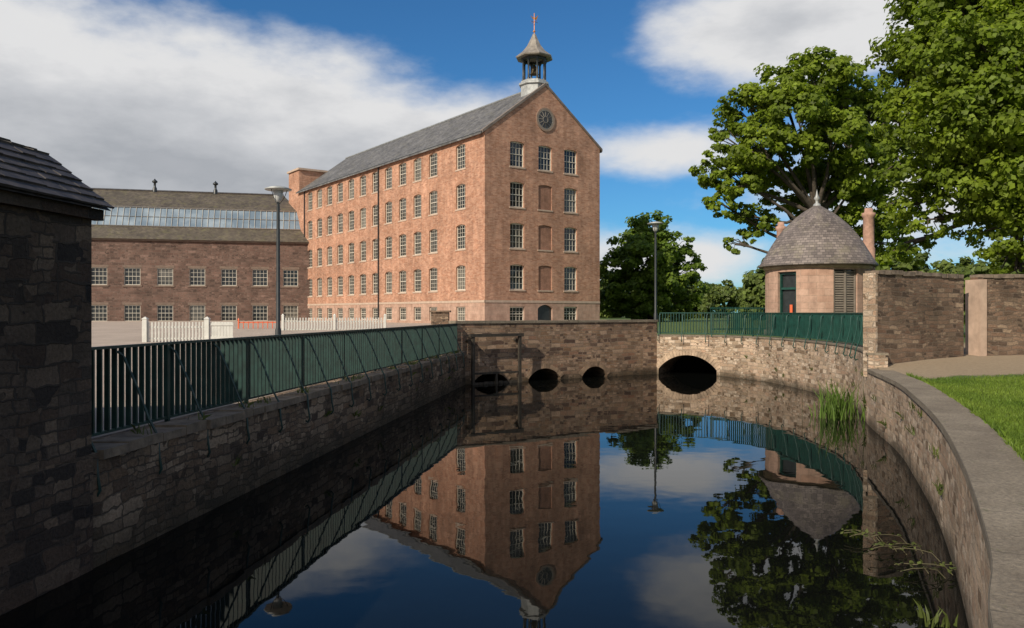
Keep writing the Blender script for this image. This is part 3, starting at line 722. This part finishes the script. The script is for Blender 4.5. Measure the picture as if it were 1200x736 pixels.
def chim(ox,oy,zt,r):
    R.lathe((ox,oy,0),[(r*1.15,3.5),(r*1.15,5.9),(r,5.95),(r,zt-.4),(r*1.25,zt-.32),(r*1.25,zt-.18),(r*.8,zt-.15),(r*.72,zt+.05),(r*.5,zt+.05),(r*.5,zt-.1),(0,zt-.1)],20)
rt=r0; bk=-f0
chim(rt.x*-1.7+bk.x*1.6,rt.y*-1.7+bk.y*1.6,7.35,.21); chim(rt.x*2.3+bk.x*.7,rt.y*2.3+bk.y*.7,7.75,.25)
R.obj('chimney_stacks',simple('pink_stone',(0.38,0.23,0.17),.9,0,.3,5),lod)

# ------------------------------------------------------------------ garden wall
gw=empty('garden_wall')
def bigwall(mb,cop,a,b,th,z0,z1a,z1b):
    a=Vector(a);b=Vector(b);d=(b-a);L=d.length;d.normalize();P=plane(a,d,(d.y,-d.x)); nseg=max(2,int(L/.5))
    for i in range(nseg):
        s0=L*i/nseg;s1=L*(i+1)/nseg; za=z1a+(z1b-z1a)*i/nseg; zb=z1a+(z1b-z1a)*(i+1)/nseg
        mb.face([P(s0,z0),P(s1,z0),P(s1,zb),P(s0,za)],[(s0,z0),(s1,z0),(s1,zb),(s0,za)]); mb.face([P(s0,z0,th),P(s1,z0,th),P(s1,zb,th),P(s0,za,th)])
        mb.face([P(s0,za),P(s1,zb),P(s1,zb,th),P(s0,za,th)])
    mb.face([P(0,z0),P(0,z1a),P(0,z1a,th),P(0,z0,th)]);mb.face([P(L,z0),P(L,z1b),P(L,z1b,th),P(L,z0,th)])
    s=0
    while s<L-.05:
        l=min(random.uniform(.2,.5),L-s); z=z1a+(z1b-z1a)*(s+l/2)/L+random.uniform(-.02,.03)
        cop.pbox(P,s+.01,s+l-.01,z-.03,z+.06+random.uniform(0,.03),-.03-random.uniform(0,.02),th+.03); s+=l
    return P
mb=MB();cp=MB()
P1=bigwall(mb,cp,(9.24,20.08),(12.35,21.7),.34,1.2,3.84,3.80)
P2=bigwall(mb,cp,(12.95,21.85),(15.6,22.3),.45,1.2,3.82,3.85)
bigwall(mb,cp,(15.6,22.3),(24,20.5),.45,1.2,3.9,4.1)
mb.obj('masonry',M_garden,gw); cp.obj('coping_stones',simple('garden_coping',(0.17,0.13,0.095),.95,0,.5,5,.03),gw)
mb=MB(); mb.pbox(P1,-.08,-.002,1.2,3.84,-.015,.355); mb.obj('sunlit_wall_end',M_curve,gw)  # paler stone paints the sunlight on the wall's narrow end
mb=MB(); mb.pbox(P2,-.12,.10,1.2,3.75,-.05,.5); mb.obj('gate_jamb',M_trim,gw)

# ------------------------------------------------------------------ vegetation
def leaves_mesh(name,C,Nn,size,mat,parent=None,aspect=0.6,rng=None):
    n=len(C); rng=rng or np.random.default_rng(1)
    r=rng.normal(size=(n,3)); t=np.cross(Nn,r); t/=np.linalg.norm(t,axis=1)[:,None]+1e-9
    b=np.cross(Nn,t); b/=np.linalg.norm(b,axis=1)[:,None]+1e-9
    s=(size*rng.uniform(.55,1.35,n))[:,None]
    V=np.empty((n,4,3)); V[:,0]=C-t*s*.5; V[:,1]=C+b*s*.5*aspect-t*s*.05; V[:,2]=C+t*s*.5; V[:,3]=C-b*s*.5*aspect-t*s*.05
    me=bpy.data.meshes.new(name); me.vertices.add(n*4); me.loops.add(n*4); me.polygons.add(n)
    me.vertices.foreach_set('co',V.reshape(-1)); me.loops.foreach_set('vertex_index',np.arange(n*4,dtype=np.int32))
    me.polygons.foreach_set('loop_start',np.arange(0,n*4,4,dtype=np.int32)); me.polygons.foreach_set('loop_total',np.full(n,4,dtype=np.int32))
    me.update(); me.validate(); me.materials.append(mat)
    o=bpy.data.objects.new(name,me); scene.collection.objects.link(o)
    if parent: o.parent=parent
    return o
def crown(lobes,nsub,nleaf,seed,subr=.3,flat=.62):
    rng=np.random.default_rng(seed); Cs=[];Ns=[];subs=[]
    for (x,y,z,r) in lobes:
        ns=int(nsub*(r/2.2)**2)+4
        d=rng.normal(size=(ns,3)); d/=np.linalg.norm(d,axis=1)[:,None]; rad=r*rng.uniform(.45,1.08,ns)**.7
        c=np.array([x,y,z])+d*rad[:,None]*np.array([1,1,.85])
        for i in range(ns):
            sr=r*subr*rng.uniform(.6,1.3); nl=int(nleaf*(sr/.7)**1.6)+10
            q=rng.normal(size=(nl,3)); qn=q/np.linalg.norm(q,axis=1)[:,None]
            p=c[i]+qn*(sr*rng.uniform(.3,1.0,nl)**.6)[:,None]*np.array([1,1,flat])
            nn=qn*.8+np.array([-.15,-.2,.45])+rng.normal(size=(nl,3))*.45+d[i]*.4
            nn/=np.linalg.norm(nn,axis=1)[:,None]
            Cs.append(p);Ns.append(nn)
        subs.append(c)
    return np.concatenate(Cs),np.concatenate(Ns),subs
def tree(name,base,trunk_top,r,lobes,nsub,nleaf,leaf,mat,seed,subr=.32):
    e=empty(name); C,Nn,subs=crown(lobes,nsub,nleaf,seed,subr); rng=random.Random(seed)
    leaves_mesh('leaves',C,Nn,leaf,mat,e,.75,np.random.default_rng(seed+5))
    mb=MB(); b=Vector(base);t=Vector(trunk_top)
    mb.tube([b-Vector((0,0,.3)),b+(t-b)*.08,b+(t-b)*.5+Vector((.15,.1,0)),t],[r*1.5,r*1.05,r*.85,r*.7],12)
    for (x,y,z,rr),sb in zip(lobes,subs):
        c=Vector((x,y,z)); k_=rng.uniform(.55,1.0); st=b+(t-b)*k_ if z<t.z+3 else t
        mid=(st+c)/2+Vector((rng.uniform(-.5,.5),rng.uniform(-.5,.5),-.1*(c-st).length+rng.uniform(0,.8)))
        mb.tube([st,st.lerp(mid,.6)+Vector((0,0,.1)),mid,c],[r*.42,r*.3,r*.22,r*.1],7,0,False)
        for q in list(sb)[:6]:
            mb.tube([mid.lerp(c,rng.uniform(.2,1)),(c+Vector(q))/2+Vector((rng.uniform(-.2,.2),0,.15)),Vector(q)],[r*.12,r*.07,r*.03],5,0,False)
    mb.obj('trunk_and_limbs',M_bark,e)
    return e
# crown lobes are given by bearing and height at the distance of each tree, turned into world positions
def w_(px,py,Y): return ((px-600)/930*Y, Y, H+(366-py)/930*Y)
L1=[]
for px,py,dy,r in [(955,92,0,2.2),(915,105,-1,2.0),(990,105,1,2.0),(878,128,0,1.9),(1010,145,2,2.2),(935,140,-2.2,2.1),(975,160,-2,2.3),(850,160,0,1.5),(890,170,-1.5,2.0),(835,200,1,1.4),(868,212,-1,1.6),(915,200,1.5,2.0),(965,205,2.5,2.1),(1010,205,0,2.2),(848,240,0,1.2),(885,258,.5,1.4),(866,285,.5,.9),(920,245,2.5,1.5),(1020,250,1,1.9),(1035,180,2,2.0),(985,245,3,1.5),(1045,285,2,1.6),(1030,120,2,1.7)]:
    L1.append(w_(px,py,52+dy)+(r,))
tree('maple_tree',(20.3,52.5,1.8),(20.0,52.2,9.3),.45,L1,42,90,.30,M_leaf,11,.30)
L2_=[]
for px,py,dy,r in [(1085,35,0,1.7),(1125,10,0,2.1),(1170,-15,0,2.4),(1066,85,.5,1.4),(1112,80,-1,1.9),(1165,60,-2,2.2),(1052,140,1,1.2),(1092,145,0,1.7),(1140,140,-1.5,2.0),(1195,120,-2.5,2.2),(1064,195,1,1.3),(1108,200,0,1.5),(1155,205,-1,1.8),(1210,200,-2,2.0),(1062,240,2,1.1),(1095,255,1,.9),(1160,258,0,1.3),(1200,270,-1,1.5),(1172,302,-.5,.8),(1196,318,-.5,.6),(1240,150,0,2.4),(1260,50,0,2.8),(1230,-60,0,2.8),(1130,-60,1,2.4),(1240,250,0,1.8),(1290,150,1,2.5),(1320,20,1,2.6),(1070,285,4,1.0)]:
    L2_.append(w_(px,py,29+dy)+(r,))
tree('beech_tree',(20.3,30,1.7),(20.0,29.6,8.5),.5,L2_,60,100,.20,M_leaf,23,.30)
L3=[]
for px,py,dy,r in [(762,268,0,2.0),(740,288,0,2.0),(787,288,-1,2.1),(725,312,0,2.0),(760,303,-2,2.6),(802,316,0,1.9),(735,338,-1,2.3),(775,333,-2,2.3),(808,342,0,1.7),(720,350,1,1.8),(760,358,-1,1.9),(795,360,0,1.7)]:
    L3.append(w_(px,py,80+dy)+(r,))
tree('ash_tree',(14,80,1.9),(14,80,6),.35,L3,44,55,.38,M_leaf2,31)
rng=random.Random(3); Ld=[]
for i in range(80):
    X=rng.uniform(8,95); Y=rng.uniform(118,150); hgt=rng.uniform(2.5,7.5)
    Ld.append((X,Y,1.9+hgt*.5,2.6)); Ld.append((X+rng.uniform(-2,2),Y,1.9+hgt*.95,rng.uniform(1.5,2.6)))
for i in range(20):
    X=rng.uniform(26,70); Y=rng.uniform(62,100); hgt=rng.uniform(3,7); Ld.append((X,Y,1.9+hgt*.45,2.8)); Ld.append((X+rng.uniform(-2,2),Y,1.9+hgt,2.3))
C,Nn,_s=crown(Ld,18,26,77,.36,.7); leaves_mesh('distant_woodland',C,Nn,.6,M_leaf3,None,.8,np.random.default_rng(3))
Lh=[]
for i in range(44):
    X=rng.uniform(13,34); Y=rng.uniform(27,36) if X>19 else rng.uniform(44,50); Lh.append((X+(3 if Y>40 else 0),Y,1.9+rng.uniform(.3,1.6),rng.uniform(.9,1.4)))
C,Nn,_s=crown(Lh,26,55,79,.36,.75); leaves_mesh('laurel_shrubs',C,Nn,.24,M_leaf2,None,.7,np.random.default_rng(9))

def blades(name,pts,h,wd,mat,lean=.35,seed=0):
    rng=np.random.default_rng(seed); n=len(pts); P=np.array(pts); a=rng.uniform(0,6.28,n); hh=h*rng.uniform(.5,1.3,n); la=rng.uniform(0,6.28,n); le=lean*rng.uniform(.1,1,n)
    V=np.empty((n,5,3)); dx=np.stack([np.cos(a),np.sin(a),np.zeros(n)],1)*(wd*rng.uniform(.6,1.3,n))[:,None]/2
    ld=np.stack([np.cos(la)*le*hh,np.sin(la)*le*hh,np.zeros(n)],1); up=np.zeros((n,3)); up[:,2]=hh
    V[:,0]=P-dx;V[:,1]=P+dx;V[:,2]=P+up*.6+ld*.35+dx*.7;V[:,3]=P+up*(1-.25*le[:,None])+ld;V[:,4]=P+up*.6+ld*.35-dx*.7
    me=bpy.data.meshes.new(name); me.from_pydata(V.reshape(-1,3).tolist(),[],[tuple(range(i*5,i*5+5)) for i in range(n)]); me.materials.append(mat)
    o=bpy.data.objects.new(name,me); scene.collection.objects.link(o); return o
outer=[(p[0],p[1]) for p in offset(curve[isplit:],0.55)]
def coping_x(y):
    for i in range(len(outer)-1):
        if outer[i][1]>=y>=outer[i+1][1]:
            t=(y-outer[i+1][1])/(outer[i][1]-outer[i+1][1]+1e-9); return outer[i+1][0]+t*(outer[i][0]-outer[i+1][0])
    return 99
bp=[]; rg=random.Random(5)
while len(bp)<42000:
    y=rg.uniform(4.5,19.5); cx=coping_x(y); x=cx+rg.uniform(0,1)**1.2*max(.5,(.68*y-cx+.8))
    if y>17.1+(x-9)*.40+rg.uniform(-.5,.4): continue
    bp.append((x,y,gz(x,y)-.005))
blades('lawn_grass',bp,.065,.014,M_grass,.7,1)
bp=[]
for i in range(1800):
    y=rg.uniform(4,18); bp.append((coping_x(y)-.02+rg.uniform(-.03,.05),y,1.375))
blades('verge_weeds',bp,.12,.014,M_grass,.8,2)
# tufts rooted on the bank edge and in wall joints
bp=[]
for i in range(34):
    y=rg.uniform(9.5,31); n=rg.randint(6,26); zz=1.31 if rg.random()<.65 else rg.uniform(.35,1.1)
    for j in range(n): bp.append((LW(y)+(rg.uniform(-.25,.0) if zz>1.2 else .0)+.0,y+rg.gauss(0,.07),zz))
for i in range(26):
    q=curve[rg.randint(3,isplit+20)]; n=rg.randint(6,22); zz=rg.uniform(.25,1.2)
    for j in range(n): bp.append((q[0]-.02,q[1]+rg.gauss(0,.06),zz+rg.gauss(0,.03)))
blades('wall_weeds',bp,.14,.016,M_weed,1.6,6)
def reeds(x,y,n,spread,h,seed,mat=M_reed):
    r_=random.Random(seed); return blades('water_reeds',[(x+r_.gauss(0,spread),y+r_.gauss(0,spread),-.05) for _ in range(n)],h,.03,mat,.55,seed)
reeds(8.75,21.4,150,.26,.95,3); reeds(9.1,22.4,40,.22,.6,4); reeds(3.85,7.2,18,.08,.22,5,M_weed)
mb=MB(); r_=random.Random(8); lp=[];ln=[]
for i in range(15):
    x0=4.75+r_.uniform(-.25,.2); y0=9.0+r_.uniform(-.8,.9); an=r_.uniform(2.4,3.9); L=r_.uniform(.25,.6); p=[(x0,y0,-.05)]
    for j in range(1,5):
        p.append((x0+math.cos(an)*L*j/4,y0+math.sin(an)*L*j/4*.6,.03+.13*math.sin(j/4*2.4)*L+.02)); 
        for q in range(2): lp.append((p[-1][0]+r_.uniform(-.04,.04),p[-1][1]+r_.uniform(-.04,.04),p[-1][2]+.015)); ln.append((r_.gauss(0,.5),r_.gauss(0,.5),1))
    mb.tube(p,.005,5)
ww_=empty('water_weed'); mb.obj('stems',simple('weed_stem',(0.09,0.08,0.04),.8),ww_); leaves_mesh('leaves',np.array(lp),np.array(ln)/np.linalg.norm(np.array(ln),axis=1)[:,None],.06,M_weed,ww_)

# ------------------------------------------------------------------ sky / light
sd=Vector((-.64,-.77,0)).normalized(); el=math.radians(34)
sdir=Vector((sd.x*math.cos(el),sd.y*math.cos(el),math.sin(el)))
sun=bpy.data.lights.new('sun','SUN'); sun.energy=5.0; sun.angle=math.radians(.53); sun.color=(1,.90,.75)
so=bpy.data.objects.new('sun',sun); scene.collection.objects.link(so); so.rotation_euler=sdir.to_track_quat('Z','Y').to_euler()
wd=bpy.data.worlds.new('World'); scene.world=wd; wd.use_nodes=True; nt=wd.node_tree; nt.nodes.clear(); k=N(nt)
out=nt.nodes.new('ShaderNodeOutputWorld'); bg=nt.nodes.new('ShaderNodeBackground'); bg.inputs[1].default_value=0.067; k.link(bg.outputs[0],out.inputs[0])
sky=nt.nodes.new('ShaderNodeTexSky'); sky.sky_type='NISHITA'; sky.sun_disc=False; sky.sun_elevation=el; sky.sun_rotation=math.atan2(sd.x,sd.y); sky.ozone_density=3.0; sky.dust_density=.3; sky.air_density=1.0
dirn=nt.nodes.new('ShaderNodeTexCoord').outputs['Generated']; x,y,z=k.sep(dirn)[0:3]
az=k.math('ARCTAN2',x,y); elv=k.math('ARCSINE',z)
nz1,_c=k.noise(k.vmath('MULTIPLY',dirn,(1,1,1.9)),3.6,10,0.56)
nz2,_c=k.noise(k.vmath('ADD',k.vmath('MULTIPLY',dirn,(1,1,2.6)),(3.1,1.7,0)),8,9,0.58)
nn=k.math('ADD',k.math('MULTIPLY',k.math('SUBTRACT',nz1,.5),1.0),k.math('MULTIPLY',k.math('SUBTRACT',nz2,.5),.4))
def ell(ca,ce,ra,re,amp=1.0):
    a=k.math('DIVIDE',k.math('SUBTRACT',az,ca),ra); b=k.math('DIVIDE',k.math('SUBTRACT',elv,ce),re)
    r=k.math('SQRT',k.math('ADD',k.math('MULTIPLY',a,a),k.math('MULTIPLY',b,b)))
    return k.math('MULTIPLY',k.math('SUBTRACT',1.0,r),amp)
top=k.math('SUBTRACT',k.math('SUBTRACT',.278,k.math('MULTIPLY',az,.15)),elv)
b1=k.math('MINIMUM',k.math('MULTIPLY',top,8.0),k.math('MULTIPLY',k.math('SUBTRACT',.01,az),8.0))
b1=k.math('MINIMUM',b1,1.3)
fields=[b1,ell(.34,.335,.21,.08,1.0),ell(.20,.195,.15,.04,.5),ell(.14,.065,.2,.05,.6),ell(.55,.16,.3,.1,.6),ell(.75,.4,.3,.2,.8)]
fd=fields[0]
for q in fields[1:]: fd=k.math('MAXIMUM',fd,q)
back=k.mapr(y,-.1,.25,.2,-1.0); fd=k.math('MAXIMUM',fd,back)
dens=k.math('ADD',fd,k.math('MULTIPLY',nn,1.25))
mask=k.mapr(dens,-.06,.42,0,1)
shade=k.math('ADD',k.math('MULTIPLY',dens,.55),k.math('MULTIPLY',k.math('SUBTRACT',nz2,.5),-1.0))
shade=k.math('ADD',shade,k.mapr(elv,.12,.3,.0,-.06))
cc=k.ramp(shade,[(0.0,(11.4,11.4,11.4)),(0.22,(11.2,11.2,11.3)),(0.45,(8.4,8.6,9.0)),(0.72,(5.9,6.2,6.7)),(1.0,(6.8,7.0,7.5))])
skyc=k.mix(1.0,sky.outputs[0],(0.50,1.08,1.50),'MULTIPLY')
col=k.mix(mask,skyc,cc); k.link(col,bg.inputs[0])

# ------------------------------------------------------------------ camera
cam=bpy.data.cameras.new('camera'); co=bpy.data.objects.new('camera',cam); scene.collection.objects.link(co)
co.location=(0,0,H); co.rotation_euler=(math.radians(90),0,0); cam.sensor_width=36; cam.lens=27.9; cam.shift_y=-0.0015
cam.clip_start=.1; cam.clip_end=8000; scene.camera=co
scene.view_settings.view_transform='Standard'; scene.view_settings.look='None'; scene.view_settings.exposure=0; scene.view_settings.gamma=1
